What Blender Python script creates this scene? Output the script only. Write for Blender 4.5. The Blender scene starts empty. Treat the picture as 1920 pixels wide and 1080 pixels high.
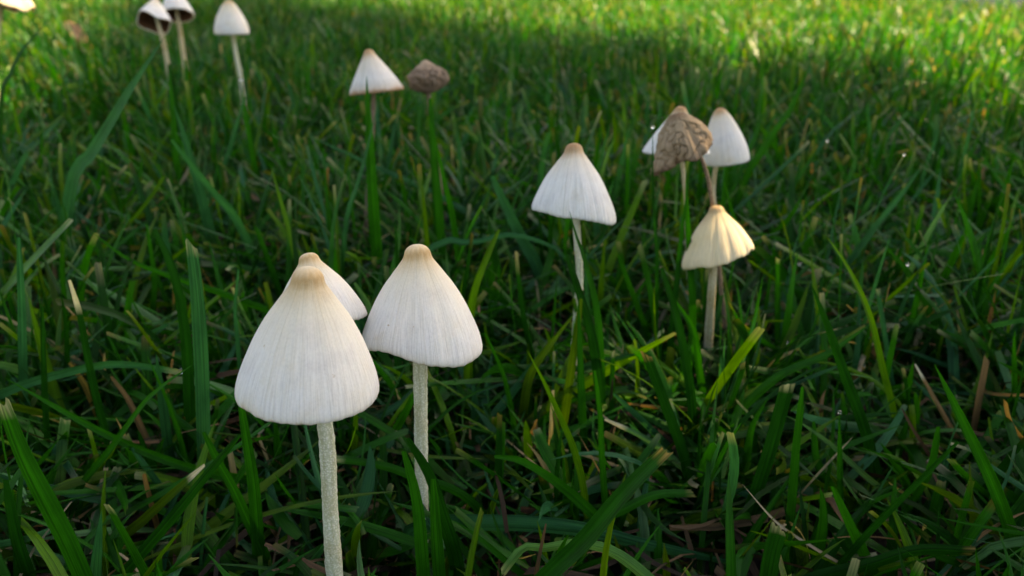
import bpy, math, random
import numpy as np
from mathutils import Vector, noise as mnoise
rng = np.random.default_rng(7)
random.seed(7)
S = bpy.context.scene
COL = S.collection
R_ = math.radians

# ------------------------------------------------------------------ camera, sky, sun, exposure
PITCH = R_(23.0); CAM_H = 0.125; F_PX = 1507.0
cam_d = bpy.data.cameras.new('camera'); cam = bpy.data.objects.new('camera', cam_d); COL.objects.link(cam)
cam.location = (0, 0, CAM_H); cam.rotation_euler = (R_(90) - PITCH, 0, 0)
cam_d.sensor_width = 36.0; cam_d.lens = 36.0 * F_PX / 1920.0
cam_d.clip_start = 0.004; cam_d.clip_end = 400.0
cam_d.dof.use_dof = True; cam_d.dof.focus_distance = 0.136; cam_d.dof.aperture_fstop = 25.0
S.camera = cam

SUN_AZ = R_(55); SUN_EL = R_(48)          # azimuth from +Y towards +X
sun_vec = Vector((math.cos(SUN_EL)*math.sin(SUN_AZ), math.cos(SUN_EL)*math.cos(SUN_AZ), math.sin(SUN_EL)))
world = bpy.data.worlds.new('World'); S.world = world; world.use_nodes = True
wn = world.node_tree.nodes; wn.clear()
wo = wn.new('ShaderNodeOutputWorld'); wb = wn.new('ShaderNodeBackground'); ws = wn.new('ShaderNodeTexSky')
ws.sky_type = 'NISHITA'; ws.sun_disc = False; ws.sun_elevation = SUN_EL; ws.sun_rotation = SUN_AZ
ws.air_density = 1.0; ws.dust_density = 1.5; ws.ozone_density = 1.0
wb.inputs['Strength'].default_value = 0.05
world.node_tree.links.new(ws.outputs[0], wb.inputs['Color']); world.node_tree.links.new(wb.outputs[0], wo.inputs['Surface'])
sun_d = bpy.data.lights.new('sun', 'SUN'); sun = bpy.data.objects.new('sun', sun_d); COL.objects.link(sun)
sun_d.energy = 5.0; sun_d.angle = R_(0.53); sun_d.color = (1.0, 0.87, 0.64)
sun.rotation_euler = sun_vec.to_track_quat('Z', 'Y').to_euler(); sun.location = (3, 1, 3)
vs = S.view_settings
vs.view_transform = 'Standard'; vs.look = 'None'; vs.exposure = 2.88; vs.gamma = 1.0; vs.use_curve_mapping = False
vs.use_white_balance = True; vs.white_balance_temperature = 8800; vs.white_balance_tint = 13
S.render.engine = 'CYCLES'
S.cycles.use_denoising = True
S.cycles.max_bounces = 8; S.cycles.diffuse_bounces = 4; S.cycles.transmission_bounces = 6
S.cycles.sample_clamp_indirect = 8.0

# ------------------------------------------------------------------ pixel helpers (photo pixels, 1920 x 1080)
CP, SP = math.cos(PITCH), math.sin(PITCH)
CAM = np.array([0, 0, CAM_H])
def ray(x, y):
    a = (x - 960.0) / F_PX; b = -(y - 540.0) / F_PX
    return np.array([a, CP + b*SP, -SP + b*CP])
def PD(x, y, d): return CAM + ray(x, y) * d                      # at a distance along the lens axis
def PY(x, y, Y): r = ray(x, y); return CAM + r * (Y / r[1])       # on an upright plane Y metres ahead
def PG(x, y, z=0.0): r = ray(x, y); return CAM + r * ((z - CAM_H) / r[2])   # on the ground
def proj(P):                                                     # (...,3) -> px, py, depth
    q = P - CAM
    d = q[..., 1]*CP - q[..., 2]*SP
    u = q[..., 1]*SP + q[..., 2]*CP
    dd = np.where(np.abs(d) < 1e-5, 1e-5, d)
    return 960 + F_PX*q[..., 0]/dd, 540 - F_PX*u/dd, d

def tag(o, label=None, cat=None, group=None, kind=None):
    if label: o['label'] = label
    if cat: o['category'] = cat
    if group: o['group'] = group
    if kind: o['kind'] = kind
    return o
def empty(name, loc):
    o = bpy.data.objects.new(name, None); COL.objects.link(o); o.location = loc
    o.empty_display_size = 0.005
    return o
def mesh_obj(name, V, F, mat, parent=None, smooth=True, loc=None):
    me = bpy.data.meshes.new(name)
    V = np.asarray(V, np.float32).reshape(-1, 3); F = np.asarray(F, np.int32)
    k = F.shape[1]
    me.vertices.add(len(V)); me.vertices.foreach_set('co', V.ravel())
    me.loops.add(F.size); me.loops.foreach_set('vertex_index', F.ravel())
    me.polygons.add(len(F)); me.polygons.foreach_set('loop_start', np.arange(0, F.size, k, dtype=np.int32))
    me.polygons.foreach_set('loop_total', np.full(len(F), k, np.int32))
    me.polygons.foreach_set('use_smooth', np.full(len(F), smooth, bool))
    me.update(calc_edges=True); me.validate()
    me.materials.append(mat)
    o = bpy.data.objects.new(name, me); COL.objects.link(o)
    if parent: o.parent = parent
    if loc is not None: o.location = loc
    return o
def attr_vec(o, name, data):
    a = o.data.attributes.new(name, 'FLOAT_VECTOR', 'POINT')
    a.data.foreach_set('vector', np.asarray(data, np.float32).ravel())
def attr_col(o, name, data):
    a = o.data.attributes.new(name, 'FLOAT_COLOR', 'POINT')
    d = np.ones((len(data), 4), np.float32); d[:, :3] = data
    a.data.foreach_set('color', d.ravel())
def grid_faces(nu, nv, closed=False, off=0):       # nu rows (along) x nv columns
    i = np.arange(nu-1)[:, None]; j = np.arange(nv if closed else nv-1)[None, :]
    j2 = (j+1) % nv
    return np.stack([i*nv+j, i*nv+j2, (i+1)*nv+j2, (i+1)*nv+j], -1).reshape(-1, 4) + off
def catmull(P, n):
    P = np.asarray(P, float)
    Q = np.vstack([2*P[0]-P[1], P, 2*P[-1]-P[-2]])
    seg = np.linalg.norm(np.diff(P, axis=0), axis=1); s = np.concatenate([[0], np.cumsum(seg)]); s /= s[-1]
    out = []
    for t in np.linspace(0, 1, n):
        i = min(int(np.searchsorted(s, t, 'right'))-1, len(P)-2)
        u = (t - s[i]) / max(s[i+1]-s[i], 1e-9)
        p0, p1, p2, p3 = Q[i], Q[i+1], Q[i+2], Q[i+3]
        out.append(0.5*((2*p1)+(-p0+p2)*u+(2*p0-5*p1+4*p2-p3)*u*u+(-p0+3*p1-3*p2+p3)*u**3))
    return np.array(out)

# ------------------------------------------------------------------ materials
def new_mat(name):
    m = bpy.data.materials.new(name); m.use_nodes = True
    n = m.node_tree.nodes; n.clear()
    out = n.new('ShaderNodeOutputMaterial')
    return m, n, m.node_tree.links, out
def ramp(n, stops):
    r = n.new('ShaderNodeValToRGB'); e = r.color_ramp.elements
    while len(e) < len(stops): e.new(0.5)
    for k, (p, c) in enumerate(stops): e[k].position = p; e[k].color = (*c, 1)
    return r
def mix(n, l, kind, fac, a, b):
    m = n.new('ShaderNodeMix'); m.data_type = 'RGBA'; m.blend_type = kind
    for sock, v in ((m.inputs[0], fac), (m.inputs[6], a), (m.inputs[7], b)):
        if hasattr(v, 'is_linked') or hasattr(v, 'links'): l.new(v, sock)
        elif isinstance(v, (int, float)): sock.default_value = v
        else: sock.default_value = (*v, 1)
    return m.outputs[2]
def math_n(n, l, op, a, b=None):
    m = n.new('ShaderNodeMath'); m.operation = op
    for k, v in enumerate((a, b)):
        if v is None: continue
        if isinstance(v, (int, float)): m.inputs[k].default_value = v
        else: l.new(v, m.inputs[k])
    return m.outputs[0]

def leaf_mat(name, transl, rough, spec, veins=True):
    m, n, l, out = new_mat(name)
    at = n.new('ShaderNodeAttribute'); at.attribute_name = 'tint'
    uv = n.new('ShaderNodeAttribute'); uv.attribute_name = 'across'        # x across 0..1, y metres along, z blade id
    sx = n.new('ShaderNodeSeparateXYZ'); l.new(uv.outputs['Vector'], sx.inputs[0])
    cv = n.new('ShaderNodeCombineXYZ')
    l.new(math_n(n, l, 'MULTIPLY', sx.outputs[0], 11.0), cv.inputs[0]); l.new(math_n(n, l, 'MULTIPLY', sx.outputs[1], 26.0), cv.inputs[1])
    l.new(math_n(n, l, 'MULTIPLY', sx.outputs[2], 37.0), cv.inputs[2])
    nz = n.new('ShaderNodeTexNoise'); nz.inputs['Scale'].default_value = 1.0; nz.inputs['Detail'].default_value = 3; l.new(cv.outputs[0], nz.inputs['Vector'])
    cv2 = n.new('ShaderNodeCombineXYZ')
    l.new(math_n(n, l, 'MULTIPLY', sx.outputs[0], 1.2), cv2.inputs[0]); l.new(math_n(n, l, 'MULTIPLY', sx.outputs[1], 120.0), cv2.inputs[1])
    l.new(math_n(n, l, 'MULTIPLY', sx.outputs[2], 91.0), cv2.inputs[2])
    nb = n.new('ShaderNodeTexNoise'); nb.inputs['Scale'].default_value = 1.0; nb.inputs['Detail'].default_value = 4; l.new(cv2.outputs[0], nb.inputs['Vector'])
    c1 = mix(n, l, 'MULTIPLY', 1.0, at.outputs['Color'], ramp_out(n, l, nz.outputs['Fac'], [(0.3, (0.45, 0.52, 0.45)), (0.5, (1, 1, 1)), (0.7, (1.4, 1.35, 1.3))]))
    c2 = mix(n, l, 'MULTIPLY', 1.0, c1, ramp_out(n, l, nb.outputs['Fac'], [(0.26, (0.55, 0.65, 0.6)), (0.5, (1, 1, 1)), (0.68, (1.2, 1.2, 1.0)), (0.76, (1.7, 1.4, 1.1))]))
    col = c2
    p = n.new('ShaderNodeBsdfPrincipled'); l.new(col, p.inputs['Base Color'])
    l.new(math_n(n, l, 'ADD', math_n(n, l, 'MULTIPLY', nb.outputs['Fac'], 0.3), rough-0.15), p.inputs['Roughness'])
    p.inputs['Specular IOR Level'].default_value = spec
    if veins:
        bp = n.new('ShaderNodeBump'); bp.inputs['Strength'].default_value = 0.35; bp.inputs['Distance'].default_value = 0.0004
        l.new(nz.outputs['Fac'], bp.inputs['Height']); l.new(bp.outputs[0], p.inputs['Normal'])
    t = n.new('ShaderNodeBsdfTranslucent'); l.new(mix(n, l, 'MULTIPLY', 1.0, col, (1.7, 1.5, 0.5)), t.inputs['Color'])
    ms = n.new('ShaderNodeMixShader'); ms.inputs[0].default_value = transl
    l.new(p.outputs[0], ms.inputs[1]); l.new(t.outputs[0], ms.inputs[2]); l.new(ms.outputs[0], out.inputs['Surface'])
    return m
def ramp_out(n, l, fac, stops):
    r = ramp(n, stops); l.new(fac, r.inputs[0]); return r.outputs[0]

M_GRASS = leaf_mat('grass_leaf', 0.38, 0.38, 0.14)
M_STRAW = leaf_mat('dry_straw', 0.12, 0.7, 0.25)
M_TREELEAF = leaf_mat('tree_leaf', 0.22, 0.45, 0.4, veins=False)

def cap_mat(name, stops, streak=0.35, wrinkle=0.25, rough=0.62, sss=0.25):
    """cap skin: attribute 'skin' = (cos a, sin a, 0 apex .. 1 rim)"""
    m, n, l, out = new_mat(name)
    at = n.new('ShaderNodeAttribute'); at.attribute_name = 'skin'
    sx = n.new('ShaderNodeSeparateXYZ'); l.new(at.outputs['Vector'], sx.inputs[0])
    cv = n.new('ShaderNodeCombineXYZ')
    l.new(math_n(n, l, 'MULTIPLY', sx.outputs[0], 24.0), cv.inputs[0]); l.new(math_n(n, l, 'MULTIPLY', sx.outputs[1], 24.0), cv.inputs[1])
    l.new(math_n(n, l, 'MULTIPLY', sx.outputs[2], 2.2), cv.inputs[2])
    fib = n.new('ShaderNodeTexNoise'); fib.inputs['Scale'].default_value = 1.0; fib.inputs['Detail'].default_value = 4; fib.inputs['Roughness'].default_value = 0.6
    l.new(cv.outputs[0], fib.inputs['Vector'])
    cv3 = n.new('ShaderNodeCombineXYZ')
    l.new(math_n(n, l, 'MULTIPLY', sx.outputs[0], 3.0), cv3.inputs[0]); l.new(math_n(n, l, 'MULTIPLY', sx.outputs[1], 3.0), cv3.inputs[1])
    l.new(math_n(n, l, 'MULTIPLY', sx.outputs[2], 1.6), cv3.inputs[2])
    big = n.new('ShaderNodeTexNoise'); big.inputs['Scale'].default_value = 1.0; big.inputs['Detail'].default_value = 3; l.new(cv3.outputs[0], big.inputs['Vector'])
    # shift the colour bands a little from fibre to fibre
    sh = math_n(n, l, 'ADD', sx.outputs[2], math_n(n, l, 'MULTIPLY', math_n(n, l, 'SUBTRACT', big.outputs['Fac'], 0.5), 0.16))
    sh = math_n(n, l, 'ADD', sh, math_n(n, l, 'MULTIPLY', math_n(n, l, 'SUBTRACT', fib.outputs['Fac'], 0.5), 0.10))
    base = ramp_out(n, l, sh, stops)
    lo = 1 - streak
    c = mix(n, l, 'MULTIPLY', 1.0, base, ramp_out(n, l, fib.outputs['Fac'], [(0.30, (lo, lo*0.985, lo*0.96)), (0.52, (1, 1, 1))]))
    tc = n.new('ShaderNodeTexCoord')
    gr = n.new('ShaderNodeTexNoise'); gr.inputs['Scale'].default_value = 2600.0; gr.inputs['Detail'].default_value = 3; l.new(tc.outputs['Object'], gr.inputs['Vector'])
    c = mix(n, l, 'MULTIPLY', 0.5, c, ramp_out(n, l, gr.outputs['Fac'], [(0.3, (0.86, 0.86, 0.86)), (0.6, (1, 1, 1))]))
    p = n.new('ShaderNodeBsdfPrincipled'); l.new(c, p.inputs['Base Color'])
    p.inputs['Roughness'].default_value = rough; p.inputs['Specular IOR Level'].default_value = 0.3
    p.inputs['Subsurface Weight'].default_value = sss; p.inputs['Subsurface Radius'].default_value = (1.0, 0.7, 0.45); p.inputs['Subsurface Scale'].default_value = 0.0015
    sp = n.new('ShaderNodeTexNoise'); sp.inputs['Scale'].default_value = 620.0; sp.inputs['Detail'].default_value = 2; l.new(tc.outputs['Object'], sp.inputs['Vector'])
    c = mix(n, l, 'MULTIPLY', 1.0, c, ramp_out(n, l, sp.outputs['Fac'], [(0.745, (1, 1, 1)), (0.79, (0.74, 0.64, 0.52))]))
    bl = n.new('ShaderNodeTexNoise'); bl.inputs['Scale'].default_value = 150.0; bl.inputs['Detail'].default_value = 5; l.new(tc.outputs['Object'], bl.inputs['Vector'])
    c = mix(n, l, 'MULTIPLY', 1.0, c, ramp_out(n, l, bl.outputs['Fac'], [(0.28, (0.88, 0.87, 0.88)), (0.44, (1, 1, 1)), (0.62, (1, .985, .95)), (0.72, (0.95, 0.90, 0.80))]))
    cv4 = n.new('ShaderNodeCombineXYZ')
    l.new(math_n(n, l, 'MULTIPLY', sx.outputs[0], 62.0), cv4.inputs[0]); l.new(math_n(n, l, 'MULTIPLY', sx.outputs[1], 62.0), cv4.inputs[1])
    l.new(math_n(n, l, 'MULTIPLY', sx.outputs[2], 7.0), cv4.inputs[2])
    fine = n.new('ShaderNodeTexNoise'); fine.inputs['Scale'].default_value = 1.0; fine.inputs['Detail'].default_value = 2; l.new(cv4.outputs[0], fine.inputs['Vector'])
    mr = n.new('ShaderNodeMapRange'); mr.inputs['From Min'].default_value = 0.38; mr.inputs['From Max'].default_value = 0.8; mr.inputs['To Max'].default_value = 0.75; l.new(sx.outputs[2], mr.inputs['Value'])
    c = mix(n, l, 'MULTIPLY', mr.outputs[0], c, ramp_out(n, l, fine.outputs['Fac'], [(0.36, (0.80, 0.79, 0.79)), (0.54, (1, 1, 1))]))
    l.new(c, p.inputs['Base Color'])
    b1 = n.new('ShaderNodeBump'); b1.inputs['Strength'].default_value = wrinkle; b1.inputs['Distance'].default_value = 0.0006; l.new(fib.outputs['Fac'], b1.inputs['Height'])
    b2 = n.new('ShaderNodeBump'); b2.inputs['Strength'].default_value = 0.25; b2.inputs['Distance'].default_value = 0.00012; l.new(gr.outputs['Fac'], b2.inputs['Height'])
    l.new(b1.outputs[0], b2.inputs['Normal']); l.new(b2.outputs[0], p.inputs['Normal'])
    l.new(p.outputs[0], out.inputs['Surface'])
    return m
W = (0.85, 0.80, 0.725)
M_CAP = cap_mat('white_cap_skin', [(0.0, (0.78, 0.63, 0.42)), (0.10, (0.72, 0.53, 0.31)), (0.155, (0.58, 0.37, 0.17)), (0.215, (0.69, 0.53, 0.33)), (0.34, (0.78, 0.69, 0.54)), (0.62, W), (0.9, (0.81, 0.785, 0.76)), (0.97, (0.80, 0.76, 0.70)), (1.0, (0.66, 0.56, 0.42))], streak=0.09)
M_CAP_TAN = cap_mat('white_cap_skin_tan_tip', [(0.0, (0.62, 0.38, 0.18)), (0.10, (0.48, 0.26, 0.11)), (0.18, (0.58, 0.39, 0.22)), (0.3, (0.76, 0.68, 0.56)), (0.6, (0.80, 0.785, 0.75)), (1.0, (0.78, 0.77, 0.75))], streak=0.20, wrinkle=0.4)
M_CAP_RIM = cap_mat('white_cap_skin_brown_rim', [(0.0, (0.62, 0.38, 0.18)), (0.10, (0.50, 0.29, 0.13)), (0.18, (0.62, 0.44, 0.27)), (0.3, (0.74, 0.66, 0.55)), (0.7, (0.78, 0.75, 0.71)), (0.88, (0.68, 0.60, 0.52)), (0.95, (0.42, 0.26, 0.15))], streak=0.2, wrinkle=0.4)
M_CAP_CREAM = cap_mat('cream_cap_skin', [(0.0, (0.66, 0.44, 0.20)), (0.1, (0.60, 0.37, 0.16)), (0.2, (0.74, 0.55, 0.30)), (0.5, (0.86, 0.70, 0.43)), (1.0, (0.84, 0.69, 0.46))], streak=0.22, wrinkle=0.45)
M_CAP_BROWN = cap_mat('withered_cap_skin', [(0.0, (0.56, 0.42, 0.26)), (0.12, (0.30, 0.18, 0.10)), (0.3, (0.46, 0.34, 0.22)), (0.9, (0.38, 0.27, 0.17)), (1.0, (0.16, 0.09, 0.06))], streak=0.45, wrinkle=1.0, rough=0.9, sss=0.05)
M_CAP_BALL = cap_mat('shrivelled_cap_skin', [(0.0, (0.62, 0.46, 0.32)), (0.22, (0.50, 0.36, 0.25)), (0.5, (0.34, 0.24, 0.17)), (1.0, (0.15, 0.095, 0.065))], streak=0.35, wrinkle=0.9, rough=0.85, sss=0.05)

def stem_mat(name, c_hi, c_lo):
    m, n, l, out = new_mat(name)
    tc = n.new('ShaderNodeTexCoord')
    g = n.new('ShaderNodeTexVoronoi'); g.inputs['Scale'].default_value = 2600.0; l.new(tc.outputs['Object'], g.inputs['Vector'])
    nz = n.new('ShaderNodeTexNoise'); nz.inputs['Scale'].default_value = 900.0; nz.inputs['Detail'].default_value = 4; l.new(tc.outputs['Object'], nz.inputs['Vector'])
    f = math_n(n, l, 'MULTIPLY', math_n(n, l, 'SUBTRACT', 0.75, g.outputs['Distance']), math_n(n, l, 'ADD', nz.outputs['Fac'], 0.45))
    c = ramp_out(n, l, f, [(0.18, c_lo), (0.5, c_hi)])
    mp = n.new('ShaderNodeMapping'); mp.inputs['Scale'].default_value = (1500, 1500, 90); l.new(tc.outputs['Object'], mp.inputs['Vector'])
    fb = n.new('ShaderNodeTexNoise'); fb.inputs['Scale'].default_value = 1.0; fb.inputs['Detail'].default_value = 3; l.new(mp.outputs[0], fb.inputs['Vector'])
    c = mix(n, l, 'MULTIPLY', 1.0, c, ramp_out(n, l, fb.outputs['Fac'], [(0.32, (0.74, 0.72, 0.62)), (0.55, (1, 1, 1))]))
    stn = n.new('ShaderNodeTexNoise'); stn.inputs['Scale'].default_value = 110.0; stn.inputs['Detail'].default_value = 4; l.new(tc.outputs['Object'], stn.inputs['Vector'])
    c = mix(n, l, 'MULTIPLY', 1.0, c, ramp_out(n, l, stn.outputs['Fac'], [(0.5, (1, 1, 1)), (0.72, (0.78, 0.66, 0.45))]))
    p = n.new('ShaderNodeBsdfPrincipled'); l.new(c, p.inputs['Base Color']); p.inputs['Roughness'].default_value = 0.6
    p.inputs['Specular IOR Level'].default_value = 0.35
    p.inputs['Subsurface Weight'].default_value = 0.3; p.inputs['Subsurface Radius'].default_value = (0.9, 1.0, 0.5); p.inputs['Subsurface Scale'].default_value = 0.001
    b = n.new('ShaderNodeBump'); b.inputs['Strength'].default_value = 0.6; b.inputs['Distance'].default_value = 0.0002; l.new(f, b.inputs['Height']); l.new(b.outputs[0], p.inputs['Normal'])
    l.new(p.outputs[0], out.inputs['Surface'])
    return m
M_STEM = stem_mat('pale_stem', (0.74, 0.73, 0.62), (0.54, 0.55, 0.40))
M_STEM_WARM = stem_mat('warm_pale_stem', (0.68, 0.62, 0.46), (0.50, 0.42, 0.26))
M_STEM_BROWN = stem_mat('dried_stem', (0.34, 0.26, 0.19), (0.18, 0.12, 0.08))

def plain(name, col, rough=0.8, bump=0.0, scale=300.0, var=0.35):
    m, n, l, out = new_mat(name)
    tc = n.new('ShaderNodeTexCoord'); nz = n.new('ShaderNodeTexNoise'); nz.inputs['Scale'].default_value = scale; nz.inputs['Detail'].default_value = 6
    l.new(tc.outputs['Object'], nz.inputs['Vector'])
    lo = tuple(c*(1-var) for c in col); hi = tuple(c*(1+var) for c in col)
    p = n.new('ShaderNodeBsdfPrincipled'); l.new(ramp_out(n, l, nz.outputs['Fac'], [(0.3, lo), (0.7, hi)]), p.inputs['Base Color']); p.inputs['Roughness'].default_value = rough
    if name == 'asphalt': p.inputs['Specular IOR Level'].default_value = 0.0
    if bump:
        b = n.new('ShaderNodeBump'); b.inputs['Strength'].default_value = 0.8; b.inputs['Distance'].default_value = bump; l.new(nz.outputs['Fac'], b.inputs['Height']); l.new(b.outputs[0], p.inputs['Normal'])
    l.new(p.outputs[0], out.inputs['Surface']); return m
M_SOIL = plain('soil', (0.02, 0.014, 0.009), 0.95, 0.004, 140.0, 0.6)
M_PATH = plain('asphalt', (0.022, 0.032, 0.038), 1.0, 0.0, 120.0, 0.3)
M_GILL = plain('brown_gills', (0.13, 0.055, 0.022), 0.85, 0.0, 800.0, 0.3)
M_BARK = plain('bark', (0.11, 0.085, 0.06), 0.9, 0.01, 25.0, 0.5)
M_DEADLEAF = plain('dead_leaf', (0.58, 0.29, 0.15), 0.8, 0.0004, 260.0, 0.3)
M_DARKLEAF = plain('dark_dead_leaf', (0.10, 0.06, 0.055), 0.85, 0.0006, 260.0, 0.4)
mw, n_, l_, o_ = new_mat('dew_water')
g_ = n_.new('ShaderNodeBsdfPrincipled'); g_.inputs['Transmission Weight'].default_value = 1.0; g_.inputs['IOR'].default_value = 1.33; g_.inputs['Roughness'].default_value = 0.0
l_.new(g_.outputs[0], o_.inputs['Surface']); M_DEW = mw

# ------------------------------------------------------------------ setting: soil sheet, path beyond the lawn edge
def noise2(x, y, s):                                 # cheap smooth value noise
    return (np.sin(x*s*1.7+1.3)*np.cos(y*s*1.3+0.4) + 0.6*np.sin(x*s*2.9+y*s*2.1+2.2) + 0.4*np.cos(x*s*5.1-y*s*4.3)) / 2.0
def build_ground():
    a = np.concatenate([np.linspace(-60, -2, 12), np.linspace(-1.8, -0.7, 12), np.linspace(-0.65, 0.65, 110), np.linspace(0.7, 1.8, 12), np.linspace(2, 60, 12)])
    b = np.concatenate([np.linspace(-60, -1, 10), np.linspace(-0.9, 0.0, 12), np.linspace(0.03, 1.2, 110), np.linspace(1.3, 3, 12), np.linspace(4, 90, 12)])
    X, Y = np.meshgrid(a, b)
    Z = np.clip(noise2(X, Y, 40)*0.0016 + noise2(X, Y, 170)*0.0012, -0.003, 0.003) * ((np.abs(X) < 0.7) & (Y > 0) & (Y < 1.25)) - 0.001
    V = np.stack([X, Y, Z], -1).reshape(-1, 3)
    tag(mesh_obj('ground', V, grid_faces(len(b), len(a)), M_SOIL), kind='structure')
build_ground()
EDGE_X = 0.862
def build_path():
    xs = np.array([EDGE_X, EDGE_X+0.01, EDGE_X+0.02, 2.2]); ys = np.linspace(-8, 40, 60)
    zs = np.array([0.003, 0.010, 0.012, 0.012])
    X, Y = np.meshgrid(xs, ys); Z = np.broadcast_to(zs, X.shape)
    tag(mesh_obj('path', np.stack([X, Y, Z], -1).reshape(-1, 3), grid_faces(60, 4), M_PATH, smooth=False), kind='structure')
build_path()

# ------------------------------------------------------------------ shade tree (out of view; crown shaped and gapped so its shadow lies over the foreground)
sv = np.array(sun_vec)
def lit(gx, gy):
    w = rng.normal(0, 0.07, np.shape(gx)) + 0.035*noise2(gx, gy, 9.0) + 0.02*noise2(gx+3, gy, 23.0)
    a = ((gx+0.09)*0.6 + (gy-1.2)*0.445)/0.747 + w + 0.09 > 0
    b = np.where(gy > 0.60, (-0.95*(gx+0.26) - 0.38*(gy-0.60))/1.023 + w > 0, gx < np.where(gy > .46, -0.30, -0.27) + w*.5)
    g = np.hypot((gx-SPOT[0])/1.0, (gy-SPOT[1])/1.3) < 0.030
    return a | b | g
_q = PD(1385, 440, 0.222); _k = (_q[2]-0.03)/sv[2]; SPOT = (_q - sv*_k)[:2]
def tube(path, radii, nseg=10):
    path = np.asarray(path, float); n = len(path); T = np.gradient(path, axis=0); T /= np.linalg.norm(T, axis=1)[:, None]
    ref = np.array([0.31, 0.95, 0.02]); A = np.cross(T, ref); A /= np.linalg.norm(A, axis=1)[:, None]; B = np.cross(T, A)
    th = np.linspace(0, 2*np.pi, nseg, endpoint=False)
    r = np.asarray(radii, float)
    if r.ndim == 1: r = r[:, None]
    V = path[:, None, :] + r[..., None]*(np.cos(th)[None, :, None]*A[:, None, :] + np.sin(th)[None, :, None]*B[:, None, :])
    return V.reshape(-1, 3), grid_faces(n, nseg, True)
def build_tree():
    T = 5.0
    c = np.array([0.05, 0.25, 0.03]) + sv*T
    base = np.array([c[0]+0.1, c[1]+0.15, 0.0])
    root = empty('shade_tree', base)
    tag(root, 'leafy broad-crowned tree beyond the path shading the lawn', 'tree')
    N = 110000
    gx = rng.uniform(-1.5, 1.6, N); gy = rng.uniform(-2.4, 2.1, N); t = T + rng.normal(0, 0.42, N)
    ok = (((gx-0.05)/1.4)**2 + ((gy+0.25)/2.1)**2 < 1) & ~lit(gx, gy)
    gx, gy, t = gx[ok][:44000], gy[ok][:44000], t[ok][:44000]
    P = np.stack([gx, gy, np.full(len(gx), 0.03)], -1) + sv*t[:, None] - base
    n = len(P)
    d1 = rng.normal(size=(n, 3)); d1 /= np.linalg.norm(d1, axis=1)[:, None]
    d2 = np.cross(d1, rng.normal(size=(n, 3))); d2 /= np.linalg.norm(d2, axis=1)[:, None]
    nn = np.cross(d1, d2); L = rng.uniform(0.045, 0.085, n)[:, None]; Wd = L*0.3
    V = np.stack([P-d1*L*.5, P+d2*Wd+nn*L*.06, P+d1*L*.5-nn*L*.1, P-d2*Wd+nn*L*.06], 1).reshape(-1, 3)
    o = mesh_obj('crown', V, np.arange(4*n).reshape(-1, 4), M_TREELEAF, root, smooth=False); o['kind'] = 'stuff'
    tint = np.array([0.05, 0.10, 0.025])*rng.uniform(0.7, 1.3, (n, 1)); attr_col(o, 'tint', np.repeat(tint, 4, 0))
    attr_vec(o, 'across', np.stack([np.tile([.5, 1, .5, 0], n), np.zeros(4*n), np.repeat(rng.uniform(0, 9, n), 4)], -1))
    Vs, Fs = [], []; off = 0
    top = c - base + np.array([0, 0, 0.2])
    tp = np.array([[0, 0, -0.02], [0.03, 0.02, 0.8], [-0.02, -0.03, 1.7], top*[1, 1, 0.8], top])
    v, f = tube(catmull(tp, 24), np.linspace(0.10, 0.03, 24)*(1+0.5*np.exp(-np.arange(24)/1.5)), 14)
    mesh_obj('trunk', v, f, M_BARK, root)
    for k in range(9):
        tgt = P[rng.integers(n)]; s = catmull(tp, 24)[12+k]
        mid = (s+tgt)/2 + np.array([0, 0, 0.1])
        v, f = tube(catmull([s, mid, tgt], 10), np.linspace(0.035, 0.008, 10), 7)
        mesh_obj('limb', v, f, M_BARK, root)
build_tree()

# ------------------------------------------------------------------ mushrooms
PROF = {  # (radius / R, height / H) from the tip down to the rim, then the rolled edge
 'bell': [(0, 1.0), (.085, .993), (.155, .972), (.203, .937), (.223, .897), (.245, .86), (.305, .81), (.425, .715), (.585, .585), (.735, .43), (.862, .265), (.945, .14), (.985, .055), (1.0, -.005), (.988, -.04), (.95, -.055)],
 'cone': [(0, 1.0), (.08, .99), (.14, .965), (.18, .92), (.225, .86), (.32, .76), (.48, .60), (.66, .41), (.83, .22), (.93, .10), (.985, .025), (1.0, -.01), (.985, -.03), (.95, -.035)],
 'egg': [(0, 1.0), (.11, .988), (.215, .955), (.31, .90), (.435, .81), (.62, .64), (.785, .46), (.905, .29), (.975, .14), (1.0, .02), (.985, -.05), (.93, -.075)],
 'ball': [(0, 1.0), (.12, .98), (.24, .925), (.42, .84), (.70, .73), (.92, .59), (1.0, .42), (.96, .26), (.82, .10), (.6, .0), (.4, -.04)],
}
clear_caps = []      # (cx, cy, rx, ry, depth) in photo pixels: where loose grass must not cross in front
clear_stems = []
feet = []
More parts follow.
